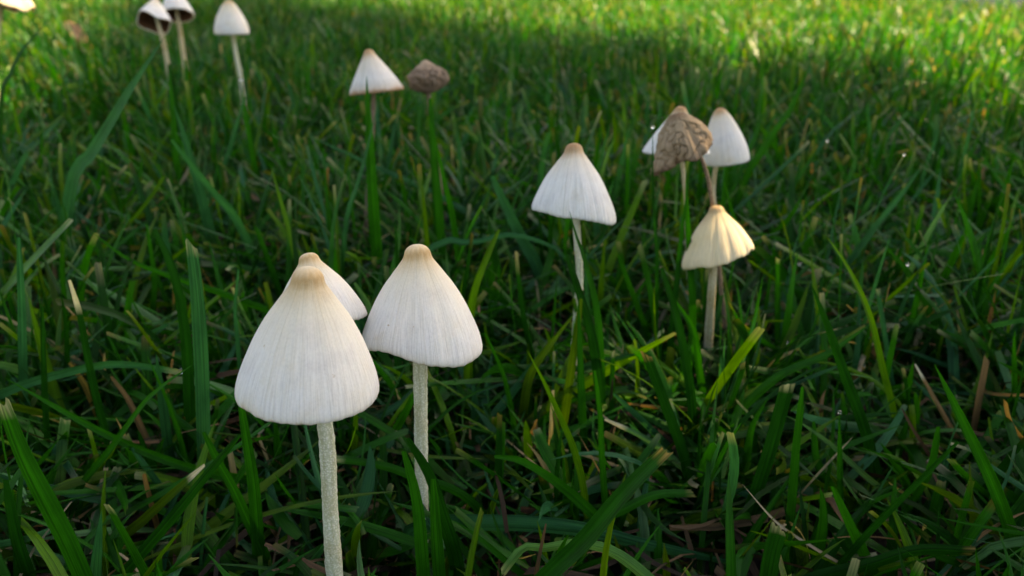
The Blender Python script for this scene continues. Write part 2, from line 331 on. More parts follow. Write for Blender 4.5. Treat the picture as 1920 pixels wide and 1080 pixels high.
def mushroom(label, tip, rim, w, d, prof, mat, stem_px, stem_w, stem_mat_, back=0.0, waves=(), pleats=(), slit=None, rough=0.0, keep=True, gills=30, striae=0.0016, seed=0, stem_clear=9999, folds=(), crumple=0.0, lifts=()):
    r_ = np.random.default_rng(100+seed)
    C = PD(rim[0], rim[1], d)
    A = PY(tip[0], tip[1], C[1] + back)
    ax = A - C; H = np.linalg.norm(ax); ax /= H
    Rm = w/2*d/F_PX
    # stem centre line: from inside the cap through the given pixels (upright plane) to the ground
    top = C + ax*H*0.45
    pts = [top]
    for (x, y) in stem_px: pts.append(PY(x, y, C[1]+back*0.1))
    v = pts[-1]-pts[-2]; v[1] *= 0.3
    k = (pts[-1][2]+0.004)/max(-v[2], 1e-4); g = pts[-1] + v*k
    g[:2] = pts[-1][:2] + np.clip(g[:2]-pts[-1][:2], -0.012, 0.012)
    pts.append(g)
    base = np.array([g[0], g[1], 0.0])
    root = empty('mushroom', base); tag(root, label, 'mushroom', 'mushrooms growing in the lawn')
    if seed > 3: feet.append((base[0], base[1]))
    # ---- stem
    cl = catmull(pts, 110); sr = stem_w/2*d/F_PX
    tt = np.linspace(0, 1, 110)
    rad = sr*(0.90 + 0.18*tt + 0.5*np.clip(tt-.9, 0, 1)*5*.2 + 0.04*np.sin(tt*9+seed*2))[:, None] * (1 + 0.035*r_.normal(size=(110, 28)) + 0.03*np.sin(tt*23+seed)[:, None])
    v_, f_ = tube(cl, rad, 28)
    mesh_obj('stem', v_-base, f_, stem_mat_, root)
    # ---- cap
    x_ = np.cross([0, 1, 0], ax); x_ /= np.linalg.norm(x_); y_ = np.cross(ax, x_)      # x_: towards the right, y_: away from the viewer
    nt, na = 72, 220
    pr = catmull(PROF[prof], nt); outer = pr.copy()
    t = np.linspace(0, 1, nt)
    th = np.linspace(0, 2*np.pi, na, endpoint=False)
    def shape(prr, tv):
        rr = prr[:, 0][:, None]*np.ones(na)[None]; zz = prr[:, 1][:, None]*np.ones(na)[None]
        tw = (tv**2)[:, None]
        rad = np.ones_like(rr)
        for (kk, amp, ph) in pleats: rad += amp*np.cos(kk*th+ph)[None]*(tv**1.2)[:, None]
        for (kk, amp, ph, sharp) in folds:              # narrow creases running down the cap
            dlt = (th-ph+np.pi) % (2*np.pi) - np.pi
            rad -= amp*np.exp(-(dlt/sharp)**2)[None]*np.clip(tv*3, 0, 1)[:, None]*kk
        z = zz*H
        for (kk, amp, ph) in waves: z = z + amp*Rm*np.cos(kk*th-ph)[None]*tw
        for (amp, ph, wd) in lifts: z = z + amp*Rm*np.exp(-((((th-ph+np.pi) % (2*np.pi))-np.pi)/wd)**2)[None]*(tv**6)[:, None]
        ph2 = r_.uniform(0, 6, 3)
        stri = np.cos(83*th+ph2[0]+0.7*np.sin(5*th+ph2[1]))+0.8*np.cos(57*th+ph2[2]+np.sin(3*th))
        rad += striae*stri[None]*np.clip((tv-0.35)*1.5, 0, 1)[:, None]
        rad += rough*(noise2(th*1.0, 0*th, 7.0)[None]*0.5*tv[:, None] + 0.6*np.sin(th[None]*5+tv[:, None]*9)*np.sin(tv[:, None]*11+th[None]*2)*np.clip(tv*2, 0, 1)[:, None])
        rad += 0.012*np.sin(2*th+ph2[0])[None]*tv[:, None] + 0.008*np.sin(3*th+ph2[1])[None]*tv[:, None]
        if crumple:
            nz = np.zeros_like(rad)
            for a_ in range(nz.shape[0]):
                for b_ in range(na):
                    q = Vector((rr[a_, b_]*math.cos(th[b_])*1.5+seed, rr[a_, b_]*math.sin(th[b_])*1.5, zz[a_, b_]*2.2))
                    n1 = mnoise.noise(q); n2 = mnoise.noise(q*2.3+Vector((5, 1, 2)))
                    nz[a_, b_] = 1.1*n1 - 0.9*math.exp(-(n2/0.09)**2) - 0.5*math.exp(-(n1/0.05)**2) + 0.4*n2
            rad += crumple*nz*np.clip(tv*2.5, 0, 1)[:, None]
        r = rr*Rm*rad
        z = z + 0.005*Rm*np.cos(9*th+ph2[2])[None]*tw**3 + 0.006*Rm*np.cos(31*th)[None]*tw**6
        return C + r[..., None]*(np.cos(th)[None, :, None]*x_ + np.sin(th)[None, :, None]*y_) + z[..., None]*ax
    st = r_.bit_generator.state
    Vo = shape(outer, t)
    # inner side: same shape, thinner, back up to the top
    ni = 26
    inn = np.stack([np.interp(np.linspace(0, 1, ni), np.linspace(0, 1, 4), [pr[-1, 0]*0.97, pr[-1, 0]*0.90, 0.42, 0.06]), np.linspace(pr[-1, 1]+0.01, 0.62, ni)], -1)
    ti = np.linspace(1, 0.25, ni)
    r_.bit_generator.state = st
    Vi = shape(inn, ti)
    V = np.concatenate([Vo, Vi], 0); nrow = nt+ni
    F = grid_faces(nrow, na, True)
    tall = np.concatenate([t, np.ones(ni)])
    if slit:
        sa, sw, s0 = slit
        fi = F[:, 0] // na; fj = F[:, 0] % na
        dl = np.abs((th[fj]-sa+np.pi) % (2*np.pi)-np.pi)
        tv = np.concatenate([t, ti])[fi]
        F = F[~((tv > s0) & (dl < sw*(1+.12*np.sin(tv*37)+.08*np.sin(tv*71+th[fj]*3))*(tv-s0)/(1-s0)))]
    cap = mesh_obj('cap', V.reshape(-1, 3)-base, F, mat, root)
    cap.data.materials.append(M_GILL); cap.data.polygons.foreach_set('material_index', (F[:, 0]//na >= nt+1).astype(np.int32))
    skin = np.stack([np.broadcast_to(np.cos(th), (nrow, na)), np.broadcast_to(np.sin(th), (nrow, na)), np.broadcast_to(tall[:, None], (nrow, na))], -1)
    skin = skin + np.array([0, 0, 0.0]); attr_vec(cap, 'skin', skin.reshape(-1, 3))
    # ---- gills: thin radial sheets hanging from the inner side
    if gills:
        gv, gf = [], []; o = 0
        rows = [2, 6, 10, 14, 18, 22]
        for q in range(gills):
            j = int(q*na/gills)
            if slit and abs((th[j]-slit[0]+np.pi) % (2*np.pi)-np.pi) < slit[1]: continue
            a = Vi[rows, j]; b = a - ax*np.array([0.0004, .0014, .0020, .0022, .002, .001])[:, None]
            gv += [a, b]
            for m in range(5): gf.append((o+m, o+m+1, o+7+m, o+6+m))
            o += 12
        go = mesh_obj('gills', np.concatenate(gv)-base, gf, M_GILL, root, smooth=False); go['kind'] = 'stuff'
    if keep:
        X, Y, D = proj(Vo.reshape(-1, 3))
        clear_caps.append(((X.min()+X.max())/2, (Y.min()+Y.max())/2, (X.max()-X.min())/2, (Y.max()-Y.min())/2, d+Rm))
        clear_stems.append(([p for p in [rim]+list(stem_px)], stem_w/2, d, stem_clear))
    return root

mushroom('large white bell-shaped mushroom with a tan nipple, standing in front of two close white ones', (577, 500), (579, 727), 264, 0.124, 'bell', M_CAP, [(610, 800), (619, 950), (627, 1078)], 33, M_STEM, back=0.0022,
         waves=[(2, 0.015, 0.6)], folds=[(1, 0.03, 4.0, 0.14), (1, 0.014, 4.5, 0.10), (1, 0.012, 5.1, 0.1)], seed=1, stem_clear=1080)
mushroom('white mushroom mostly hidden behind the large white bell-shaped mushroom', (577, 474), (602, 602), 172, 0.146, 'bell', M_CAP, [(606, 720), (618, 950), (625, 1078)], 24, M_STEM, back=0.004, seed=2, stem_clear=0)
mushroom('white bell-shaped mushroom with a wavy tilted rim beside the large white one', (782, 458), (792, 641), 222, 0.148, 'bell', M_CAP, [(788, 700), (790, 860)], 27, M_STEM, back=0.003, lifts=[(0.12, 4.2, 0.36), (-0.04, 5.4, 0.4)],
         waves=[(1, -0.10, 0.0), (2, 0.03, 2.0)], pleats=[(3, 0.02, 1.0)], folds=[(1, 0.022, 4.6, 0.14), (1, 0.02, 5.3, 0.12), (1, 0.02, 4.0, 0.10)], seed=3, stem_clear=870)
mushroom('white conical mushroom with a brown tip and flared torn rim, standing alone in the grass', (1076, 268), (1079, 400), 148, 0.198, 'bell', M_CAP_TAN, [(1082, 440), (1087, 520), (1082, 590)], 15, M_STEM, back=0.004,
         waves=[(1, -0.20, 0.0), (4, 0.02, 1.0)], pleats=[(2, 0.03, 0.5)], folds=[(1, -0.09, 3.3, 0.25), (1, 0.05, 3.8, 0.12), (1, 0.025, 4.6, 0.14), (1, 0.02, 5.2, 0.12)], rough=0.01, seed=4, striae=0.004, stem_clear=525)
mushroom('white narrow egg-shaped mushroom beside the withered brown cap', (1349, 202), (1362, 298), 84, 0.262, 'egg', M_CAP_TAN, [(1338, 340), (1340, 420)], 9, M_STEM_WARM, back=0.002, waves=[(1, -0.06, 0.0)], seed=6, stem_clear=340)
mushroom('white mushroom hidden behind the withered brown cap', (1277, 199), (1268, 284), 124, 0.245, 'cone', M_CAP_TAN, [(1285, 360), (1290, 470)], 9, M_STEM_WARM, back=0.002, waves=[(1, 0.05, 0)], seed=7, stem_clear=0)
mushroom('withered brown mushroom with a wrinkled angular cap on a thin bent stem', (1268, 211), (1281, 288), 118, 0.218, 'egg', M_CAP_BROWN, [(1316, 300), (1336, 385), (1351, 530)], 8.5, M_STEM_BROWN, back=0.001,
         waves=[(1, 0.36, 0.0), (2, 0.08, 1.0), (3, 0.07, 0.5), (7, 0.03, 0)], pleats=[(5, 0.07, 0.9), (3, 0.05, 2.0)], folds=[(1, 0.10, 4.2, 0.10), (1, 0.09, 5.1, 0.12), (1, 0.07, 3.7, 0.08)], rough=0.03, crumple=0.15, seed=5, striae=0.008, stem_clear=385)
mushroom('cream yellow conical mushroom on a slender stem below the withered brown cap', (1343, 385), (1345, 480), 128, 0.222, 'bell', M_CAP_CREAM, [(1337, 510), (1331, 600), (1324, 720)], 16, M_STEM_WARM, back=0.003,
         waves=[(1, 0.25, 0.0), (2, 0.03, 1.2), (5, 0.025, 0.4), (11, 0.012, 0)], lifts=[(0.13, 5.75, 0.13)], pleats=[(4, 0.02, 0.3)], folds=[(1, 0.06, 4.4, 0.09), (1, 0.05, 4.9, 0.09), (1, 0.05, 5.5, 0.1)], seed=8, striae=0.006, stem_clear=720)
mushroom('white conical mushroom with a grass blade before it, beside the shrivelled brown ball', (690, 92), (706, 171), 104, 0.292, 'cone', M_CAP_RIM, [(700, 200), (692, 330)], 9, M_STEM_BROWN, back=0.002,
         waves=[(1, -0.05, 0)]  , folds=[(1, 0.08, 4.15, 0.12)], seed=9, stem_clear=0)
mushroom('shrivelled brown mushroom folded into a ball', (797, 112), (803, 171), 70, 0.302, 'ball', M_CAP_BALL, [(806, 200), (815, 270)], 8, M_STEM_BROWN, back=0.002, waves=[(2, 0.06, 0.5)], pleats=[(3, 0.06, 1.0)],
         folds=[(1, 0.08, 4.4, 0.2)], rough=0.05, crumple=0.24, gills=0, seed=10, stem_clear=0)
mushroom('white mushroom with an upturned rim showing dark gills, next to another white one', (292, -4), (289, 42), 62, 0.452, 'cone', M_CAP, [(306, 78), (318, 140)], 9, M_STEM_WARM, back=0.012,
         waves=[(1, 0.10, 3.0), (3, 0.10, 1.0), (2, 0.12, 1.5)], pleats=[(4, 0.06, 0.7)], seed=11, stem_clear=95)
mushroom('white tilted mushroom close behind the one with the upturned rim', (322, -24), (334, 27), 56, 0.482, 'bell', M_CAP, [(338, 60), (346, 118)], 8, M_STEM_WARM, back=0.010, waves=[(1, -0.14, 0.0)], seed=12, stem_clear=100)
mushroom('small white smooth mushroom with a level rim, standing apart beside the upturned-rim pair', (428, 0), (435, 60), 63, 0.462, 'egg', M_CAP, [(441, 95), (450, 140), (455, 180)], 8, M_STEM, back=0.001, seed=13, stem_clear=108)
mushroom('sunlit cream mushroom cap with a ragged rim', (4, -70), (12, 12), 98, 0.42, 'cone', M_CAP_CREAM, [(-4, 60), (-10, 130)], 10, M_STEM_WARM, back=0.003, waves=[(5, 0.06, 0.4), (3, 0.05, 2.0), (9, 0.04, 0)], pleats=[(6, 0.04, 0)], seed=14, stem_clear=0)

# ------------------------------------------------------------------ grass blades
GREENS = {  # blue and pale carry the blades' bluish sky sheen in the tint
 'green': (0.006, 0.092, 0.005), 'dark': (0.0025, 0.048, 0.004), 'bright': (0.046, 0.145, 0.005), 'blue': (0.014, 0.104, 0.040),
 'olive': (0.042, 0.105, 0.005), 'pale': (0.050, 0.155, 0.060), 'tan': (0.24, 0.14, 0.065), 'brown': (0.10, 0.055, 0.028), 'yellow': (0.20, 0.13, 0.018), 'straw': (0.34, 0.28, 0.19)}
def hero_blade(label, pts, wpx, col, tip='cut', Y=None, dY=0.0, face=0.0, group='long grass blades standing out of the turf', name='grass_blade', taper=0.75, wbase=0.85, drop=False):
    """pts: photo pixels from the base to the tip; stands on an upright plane whose distance comes from where its foot meets the turf"""
    r_ = np.random.default_rng(abs(int(pts[0][0]*7+pts[-1][1]*13)))
    ymax = max(p[1] for p in pts)
    if Y is None:
        ang = PITCH + math.atan((ymax-540)/F_PX); Y = (CAM_H-0.014)/math.tan(ang)
    n0 = len(pts)
    Wp = np.array([PY(x, y, Y + dY*(k/(n0-1))) for k, (x, y) in enumerate(pts)])
    Wp[:, 2] = np.maximum(Wp[:, 2], 0.003)
    low = Wp[0]
    if low[2] > 0.004:
        hgt = low[2]
        d = Wp[0]-Wp[1]; d /= np.linalg.norm(d); d[2] = min(d[2], -0.08)
        d2 = d*0.55 + np.array([0, 0.05, -0.6]); d2 /= np.linalg.norm(d2)
        m1 = low + d*min(0.4*hgt/max(-d[2], 0.25), 0.014)
        if drop: m1 = low + d*0.004; m1[2] -= 0.003; d2 = np.array([d[0]*.15, 0.1, -1.0]); d2 /= np.linalg.norm(d2)
        foot = m1 + d2*((m1[2]+0.002)/max(-d2[2], 0.4)); foot[2] = -0.002
        Wp = np.vstack([foot, m1, Wp])
    ns = 22
    P = catmull(Wp, ns)
    depth = Y*CP + 0.07*SP
    wid = wpx*depth/F_PX
    T = np.gradient(P, axis=0); T /= np.linalg.norm(T, axis=1)[:, None]
    view = P-CAM; view /= np.linalg.norm(view, axis=1)[:, None]
    side = np.cross(T, np.array([0.0, 1.0, -0.25])); side /= np.linalg.norm(side, axis=1)[:, None]
    nrm = np.cross(side, T)
    ro = face + r_.uniform(-0.35, 0.35) + np.linspace(0, r_.uniform(-0.5, 0.5), ns)
    sd = side*np.cos(ro)[:, None] + nrm*np.sin(ro)[:, None]; nm = np.cross(sd, T)
    t = np.linspace(0, 1, ns)
    if tip == 'cut': wp = np.interp(t, [0, .25, .7, 1], [wbase*.8, 1, .95, taper])
    elif tip == 'point': wp = np.interp(t, [0, .25, .55, .8, .93, 1], [wbase*.8, 1, .92, .62, .28, .03])
    else: wp = np.interp(t, [0, .25, .6, .9, 1], [wbase*.8, 1, .9, .6, .3])
    wp = wp*wid/max(0.8, math.cos(face))
    na = 7
    u = np.linspace(-.5, .5, na)
    fold = r_.uniform(0.10, 0.26)
    V = P[:, None] + (u[None, :, None]*wp[:, None, None])*sd[:, None] + ((np.abs(u)*2)**1.3*fold*0.5)[None, :, None]*wp[:, None, None]*nm[:, None]*(1 if r_.random() < .5 else -1)
    if tip == 'cut':                                 # torn mower cut
        V[-1] += T[-1]*(r_.uniform(-0.5, 0.5, (na, 1))*0.3 + r_.uniform(-1, 1)*u[:, None])*wid
    tint = np.array(GREENS[col])[None, None]*np.ones((ns, na, 1))*r_.uniform(.9, 1.1)
    ed = np.array([0.42, 0.40, 0.30]) if r_.random() < .55 else np.array([0.30, 0.20, 0.09])
    if tip in ('cut', 'dry'):
        k = np.clip((t-(0.955 if tip == 'cut' else 0.86))/0.04, 0, 1)[:, None, None]*(r_.uniform(.1, .9, (1, na, 1)) if tip == 'cut' else 1)
        if tip == 'dry': ed = np.array([0.55, 0.50, 0.40])
        tint = tint*(1-k)+ed*k
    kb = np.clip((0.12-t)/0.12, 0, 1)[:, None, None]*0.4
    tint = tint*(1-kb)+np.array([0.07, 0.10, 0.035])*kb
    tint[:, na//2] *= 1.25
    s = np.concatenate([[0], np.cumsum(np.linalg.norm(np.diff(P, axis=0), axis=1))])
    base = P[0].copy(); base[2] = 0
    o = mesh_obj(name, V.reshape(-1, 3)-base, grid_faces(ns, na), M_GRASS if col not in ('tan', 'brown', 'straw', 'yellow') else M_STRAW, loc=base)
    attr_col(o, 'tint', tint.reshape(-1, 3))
    attr_vec(o, 'across', np.stack([np.broadcast_to(u+.5, (ns, na)), np.broadcast_to(s[:, None], (ns, na)), np.full((ns, na), r_.uniform(0, 9))], -1).reshape(-1, 3))
    tag(o, label, 'grass blade', group)
    HERO_TIPS.append(P)
    if not label.startswith('short'):
        hx_, hy_, hd_ = proj(P)
        for q in range(9, ns, 2):
            if -20 < hx_[q] < 1940 and hy_[q] < 1090: HERO_CLEAR.append((hx_[q], hy_[q], hd_[q], wpx*.5+7))
    return o
HERO_TIPS = []; HERO_CLEAR = []
B = hero_blade
# to the left of the large mushroom
B('broad bluish upright grass blade with a flat cut tip, standing by a darker curved blade', [(385, 885), (380, 700), (371, 560), (359, 455)], 31, 'blue', taper=.62)
B('dark green upright blade with rounded tip beside the broad bluish blade', [(357, 830), (352, 690), (345, 610), (325, 510), (290, 430)], 23, 'dark', 'round')
B('slim bluish blade standing just behind the large bell-shaped mushroom', [(452, 720), (446, 640), (441, 580), (447, 505)], 10, 'blue', 'round', Y=.185)
B('long arched grass blade reaching behind the large bell-shaped mushroom', [(520, 590), (400, 545), (300, 512), (230, 480), (160, 425)], 17, 'green', 'point', Y=.205)
B('dark narrow blade with a curled white dry tip', [(207, 840), (185, 760), (165, 670), (150, 590), (130, 525)], 17, 'dark', 'dry')
B('upright bluish blade beside the pale leaning blade', [(46, 790), (43, 680), (40, 560), (35, 445)], 18, 'blue', 'round', group='bluish blades')
B('pale bluish blade leaning up towards its white cut tip', [(-40, 600), (0, 556), (60, 490), (135, 412)], 19, 'pale', Y=.19)
B('bluish blade lying almost level, with dew along it', [(-10, 745), (60, 716), (180, 686), (250, 684), (340, 698)], 18, 'blue', Y=.165)
B('broad green blade sloping down through the turf beside a dry yellow one', [(410, 890), (360, 878), (280, 850), (195, 812), (100, 760), (8, 708)], 22, 'green', 'point', Y=.145)
B('slender green blade crossing upward to a pointed tip by the dewdrops', [(118, 965), (160, 900), (208, 841), (280, 745), (362, 683)], 15, 'green', 'point', Y=.142)
B('very broad near grass blade with an oblique cut top', [(160, 1100), (125, 1020), (90, 950), (40, 850), (5, 757)], 46, 'green', taper=.5, Y=.104)
B('short broad blade with square cut top beside a very broad near blade', [(290, 1100), (262, 1050), (240, 1010), (205, 948)], 36, 'green', Y=.11)
B('long dark blade slanting up under the large bell-shaped mushroom', [(215, 1095), (315, 980), (380, 900), (450, 815)], 24, 'dark', 'round', Y=.118)
B('half-withered brown and green blade with a pale torn tip', [(270, 975), (330, 920), (384, 872)], 22, 'olive', 'dry', Y=.135)
B('green blade with rounded tip just under the rim of the large bell-shaped mushroom', [(470, 985), (440, 920), (410, 866), (382, 810)], 25, 'green', 'round', Y=.128)
B('dark blade whose tip touches the rim of the large bell-shaped mushroom', [(482, 985), (475, 900), (464, 830), (450, 745)], 27, 'green', 'round', Y=.128)
B('narrow pointed blade beside the broad bluish upright blade', [(352, 870), (335, 810), (315, 752), (275, 665)], 14, 'green', 'point')
B('dry yellow blade lying beside a green sloping blade', [(180, 770), (158, 720), (130, 680)], 15, 'yellow', 'round', name='dry_grass_blade', group='dry grass blades')
B('dry tan blade beside the dry yellow one', [(265, 805), (240, 750), (208, 706)], 18, 'tan', 'round', name='dry_grass_blade', group='dry grass blades')
B('short pale green stub with a flat cut top', [(112, 900), (115, 840), (122, 786)], 22, 'pale', taper=.9)
B('short bluish blade leaning near the half-withered brown blade', [(312, 930), (280, 885), (246, 840)], 18, 'blue', 'round', group='bluish blades')
B('short dark blade poking up by a bluish leaning blade', [(287, 890), (272, 845), (258, 808)], 18, 'dark', 'round')
B('pale blade lying level in the near turf', [(570, 1078), (480, 1063), (385, 1056)], 13, 'pale', 'point', Y=.12)
B('straight dark blade beside a bluish upright blade', [(90, 850), (84, 720), (79, 575)], 15, 'dark', 'round')
B('slim green blade rising behind the long arched blade', [(285, 600), (290, 520), (275, 420)], 14, 'green', 'round')
B('green blade leaning behind the large mushroom and the one it hides', [(520, 540), (500, 480), (478, 425)], 17, 'green', 'round', Y=.25)
B('dark wide blade under the very broad near blade', [(60, 1100), (30, 1010), (10, 900)], 30, 'dark', 'round', Y=.115)
B('dark blade lying at the foot of the very broad near blade', [(30, 1085), (90, 1070), (180, 1100)][::-1], 24, 'dark', 'point', Y=.115)
# between and around the mushroom stems
B('bright green blade standing up behind the wavy-rimmed mushroom', [(878, 690), (880, 610), (890, 545), (910, 490), (936, 430)], 19, 'bright', 'round', Y=.185)
B('curved slim blade beside the rim of the wavy-rimmed mushroom', [(965, 800), (955, 745), (940, 690), (909, 623)], 13, 'green', 'round')
B('pale blade tip showing between the two close white caps', [(700, 600), (689, 568), (665, 530)], 18, 'pale', 'round', Y=.21)
B('dark pointed blade leaning on the stem of the wavy-rimmed mushroom', [(826, 960), (806, 895), (764, 822)], 34, 'dark', 'round', Y=.122)
B('upright rounded blade in front of the stem of the wavy-rimmed mushroom', [(793, 1060), (786, 970), (776, 910), (757, 846)], 31, 'green', 'round', Y=.119)
B('upright dark blade with a brown tip beside the stem of the wavy-rimmed mushroom', [(824, 1095), (818, 1010), (815, 960), (812, 898)], 29, 'green', 'round', Y=.118)
B('level blade with a white cut end pointing at the large mushroom stem', [(765, 890), (735, 878), (683, 867), (628, 861)], 19, 'green', Y=.142)
B('thin bluish blade sloping away from the stem of the wavy-rimmed mushroom', [(965, 957), (910, 928), (876, 906), (808, 838)], 10, 'blue', 'point', Y=.14)
B('bright slender blade with a pale scar, curving up to a point', [(1098, 950), (1091, 897), (1075, 840), (1057, 796), (1019, 714), (988, 656)], 15, 'bright', 'point')
B('shiny arched blade bending over near the turf', [(1125, 975), (1070, 925), (1028, 893), (975, 863), (927, 856)], 24, 'green', 'round', Y=.137, face=.3)
B('large dark diagonal blade with a cut white tip', [(1005, 1100), (1040, 1065), (1100, 1008), (1173, 920), (1250, 844)], 38, 'dark', Y=.108, taper=.6)
B('very long pale blade lying flat across the near turf', [(800, 985), (900, 981), (1004, 984), (1100, 995), (1221, 1024), (1418, 1065)], 36, 'blue', 'point', Y=.131, face=.2, drop=True)
B('blade with a white dried tip lying over darker turf', [(1278, 876), (1240, 842), (1197, 815), (1134, 786)], 15, 'pale', 'dry')
B('upright dark blade with a blunt white tip', [(1290, 890), (1280, 846), (1240, 740), (1211, 664)], 22, 'dark', taper=.8)
B('tall dark blade in front of the cream mushroom stem', [(1300, 860), (1295, 743), (1271, 604), (1240, 502)], 21, 'dark', 'round', Y=.168)
B('tall blade rising in front of the flared torn rim', [(1130, 760), (1121, 600), (1100, 500), (1079, 438), (1068, 396)], 17, 'green', 'point', Y=.178)
B('dark upright blade beside the stem of the lone conical mushroom', [(1130, 790), (1118, 680), (1105, 610), (1079, 527), (1063, 477)], 22, 'dark', 'round', Y=.172)
B('olive blade bending over in front of the lone conical mushroom stem', [(983, 760), (990, 715), (1010, 675), (1077, 588)], 19, 'olive', 'point', Y=.18)
B('straight narrow blade next to the bright slender scarred blade', [(1134, 940), (1128, 850), (1125, 777), (1115, 695)], 15, 'green', 'round')
B('short straight blade with a cut top behind the white-tipped lying blade', [(1146, 800), (1147, 730), (1149, 661)], 13, 'green')
B('blade bent over level near the large dark diagonal blade', [(1160, 960), (1230, 928), (1302, 925)], 20, 'green', Y=.135)
B('bluish blade sloping above the white-tipped lying blade', [(1250, 835), (1200, 785), (1150, 738)], 17, 'blue', 'round', group='bluish blades')
B('short pale blade with a torn white edge near the long flat blade', [(1010, 1030), (980, 1030), (943, 1076)], 30, 'pale', Y=.115)
B('dry brown stalk standing in the near turf', [(1003, 1090), (1014, 1030), (1024, 982)], 11, 'brown', 'round', name='dry_grass_blade', group='dry grass blades', Y=.114)
B('narrow blade sloping beneath the very long flat blade', [(958, 1060), (900, 1010), (850, 975)], 16, 'green', 'point', Y=.122)
B('slim blade between the lone conical mushroom and the cream mushroom', [(1220, 640), (1190, 560), (1160, 480)], 14, 'green', 'round')
B('blade leaning towards the cream mushroom stem', [(1310, 690), (1300, 620), (1262, 560)], 16, 'green', 'round', Y=.19)
B('broad bluish blade between the wavy-rimmed and the lone conical mushroom', [(980, 450), (955, 400), (922, 330)], 25, 'blue', 'round', Y=.26, group='bluish blades')
B('long thin arching bluish blade behind the wavy-rimmed mushroom', [(890, 405), (800, 355), (700, 310), (580, 255)], 13, 'blue', 'point', Y=.3)
B('arched grey-green blade bowing beside the lone conical mushroom', [(885, 455), (960, 440), (1040, 465), (1078, 505)], 14, 'blue', 'point', Y=.23)
B('bluish blade in the turf beyond the broad upright blade', [(400, 360), (360, 310), (322, 262)], 22, 'blue', 'round', Y=.27)
# to the right of the cream mushroom
B('tall blade tinted bright yellow-green like a sun dapple, curving up to a fine point', [(1682, 810), (1672, 760), (1655, 695), (1630, 591), (1588, 499), (1548, 441)], 17, 'bright', 'point')  # sun dapple on this blade is painted into its bright tint
B('tall dark curved blade beside the bright yellow-green one', [(1640, 870), (1620, 800), (1588, 713), (1551, 609), (1520, 530)], 23, 'dark', 'point')
B('long blade slanting across in front of the tall dark curved blade', [(1370, 785), (1460, 705), (1551, 664), (1633, 606)], 19, 'green', 'point', Y=.175)
B('broad dark blade with a flat frayed top', [(1412, 945), (1430, 890), (1447, 835), (1478, 720)], 31, 'dark', taper=.9)
B('upright blade beside the broad dark blade with frayed top', [(1482, 970), (1488, 900), (1493, 835), (1505, 725)], 19, 'green', 'round')
B('thin straight pointed blade near the foot of the tall dark curved blade', [(1576, 940), (1575, 860), (1574, 774)], 14, 'green', 'point')
B('long curved blade arching down to the near turf with a broad middle', [(1918, 1100), (1895, 1000), (1862, 909), (1800, 780), (1752, 683)], 28, 'green', 'point', Y=.125)
B('dark blade leaning across, its tip meeting a long curved blade', [(1550, 1085), (1637, 988), (1722, 902), (1796, 828)], 23, 'dark', 'round', Y=.124)
B('wide green blade crossing under the dark leaning blade', [(1632, 1065), (1594, 985), (1560, 912)], 26, 'green', 'round', Y=.125)
B('thin straight blade standing next to the dark crumpled leaf', [(1458, 650), (1458, 560), (1458, 484)], 11, 'green')
B('thin bluish upright blade beside the bright yellow-green blade', [(1675, 730), (1660, 630), (1646, 542)], 11, 'blue', group='bluish blades')
B('small bright blade with rounded tip beyond the bleached-tip stalk', [(1755, 690), (1765, 640), (1777, 603)], 11, 'bright', 'round')
B('pale bluish arched blade below the tall dark curved blade', [(1620, 890), (1560, 835), (1508, 797), (1475, 780)], 13, 'pale', 'point', Y=.15, group='bluish blades')
B('bluish blade lying level near the bleached-tip stalk', [(1760, 680), (1715, 662), (1673, 652)], 13, 'blue', 'point', Y=.2, group='bluish blades')
B('dry tan upright blade with a cut top near the long curved blade', [(1830, 785), (1840, 730), (1851, 672)], 15, 'tan', name='dry_grass_blade', group='dry grass blades')
B('dark brown dead stalk leaning in the turf', [(1742, 852), (1715, 810), (1691, 766)], 9, 'brown', 'round', name='dry_grass_blade', group='dry grass blades')
B('dry tan stalk with a pale bleached tip', [(1791, 815), (1747, 738), (1716, 683)], 10, 'tan', 'dry', name='dry_grass_blade', group='dry grass blades')
B('short pale blade with a frayed white end', [(1880, 1020), (1840, 1040), (1805, 1064)], 22, 'pale', Y=.12)
B('broad dark blade lying level with a frayed white end', [(1630, 1060), (1722, 1033), (1826, 1035)], 30, 'dark', Y=.119)
B('broad dark blade with a wide cut top near the frame edge of turf', [(1436, 1100), (1446, 1040), (1460, 988)], 36, 'dark', taper=.95, Y=.112)
B('thin bleached straw lying across the near turf', [(1540, 1036), (1459, 982), (1392, 908)], 7, 'straw', 'point', name='dry_grass_blade', group='dry grass blades', Y=.125)
B('short pale blade beyond the dry tan stalk', [(1925, 610), (1905, 585), (1888, 566)], 13, 'pale', 'round', Y=.22, group='bluish blades')
B('short green blade between thin upright blades and the tall dark curved one', [(1550, 900), (1530, 860), (1525, 790)], 20, 'green', 'round')
B('green blade behind the dark leaning blade that meets a long curved one', [(1700, 960), (1745, 880), (1760, 800)], 22, 'green', 'round', Y=.145)
B('pointed blade beside the broad frayed-top blade, below the cream mushroom', [(1400, 860), (1410, 800), (1440, 745)], 18, 'green', 'point')
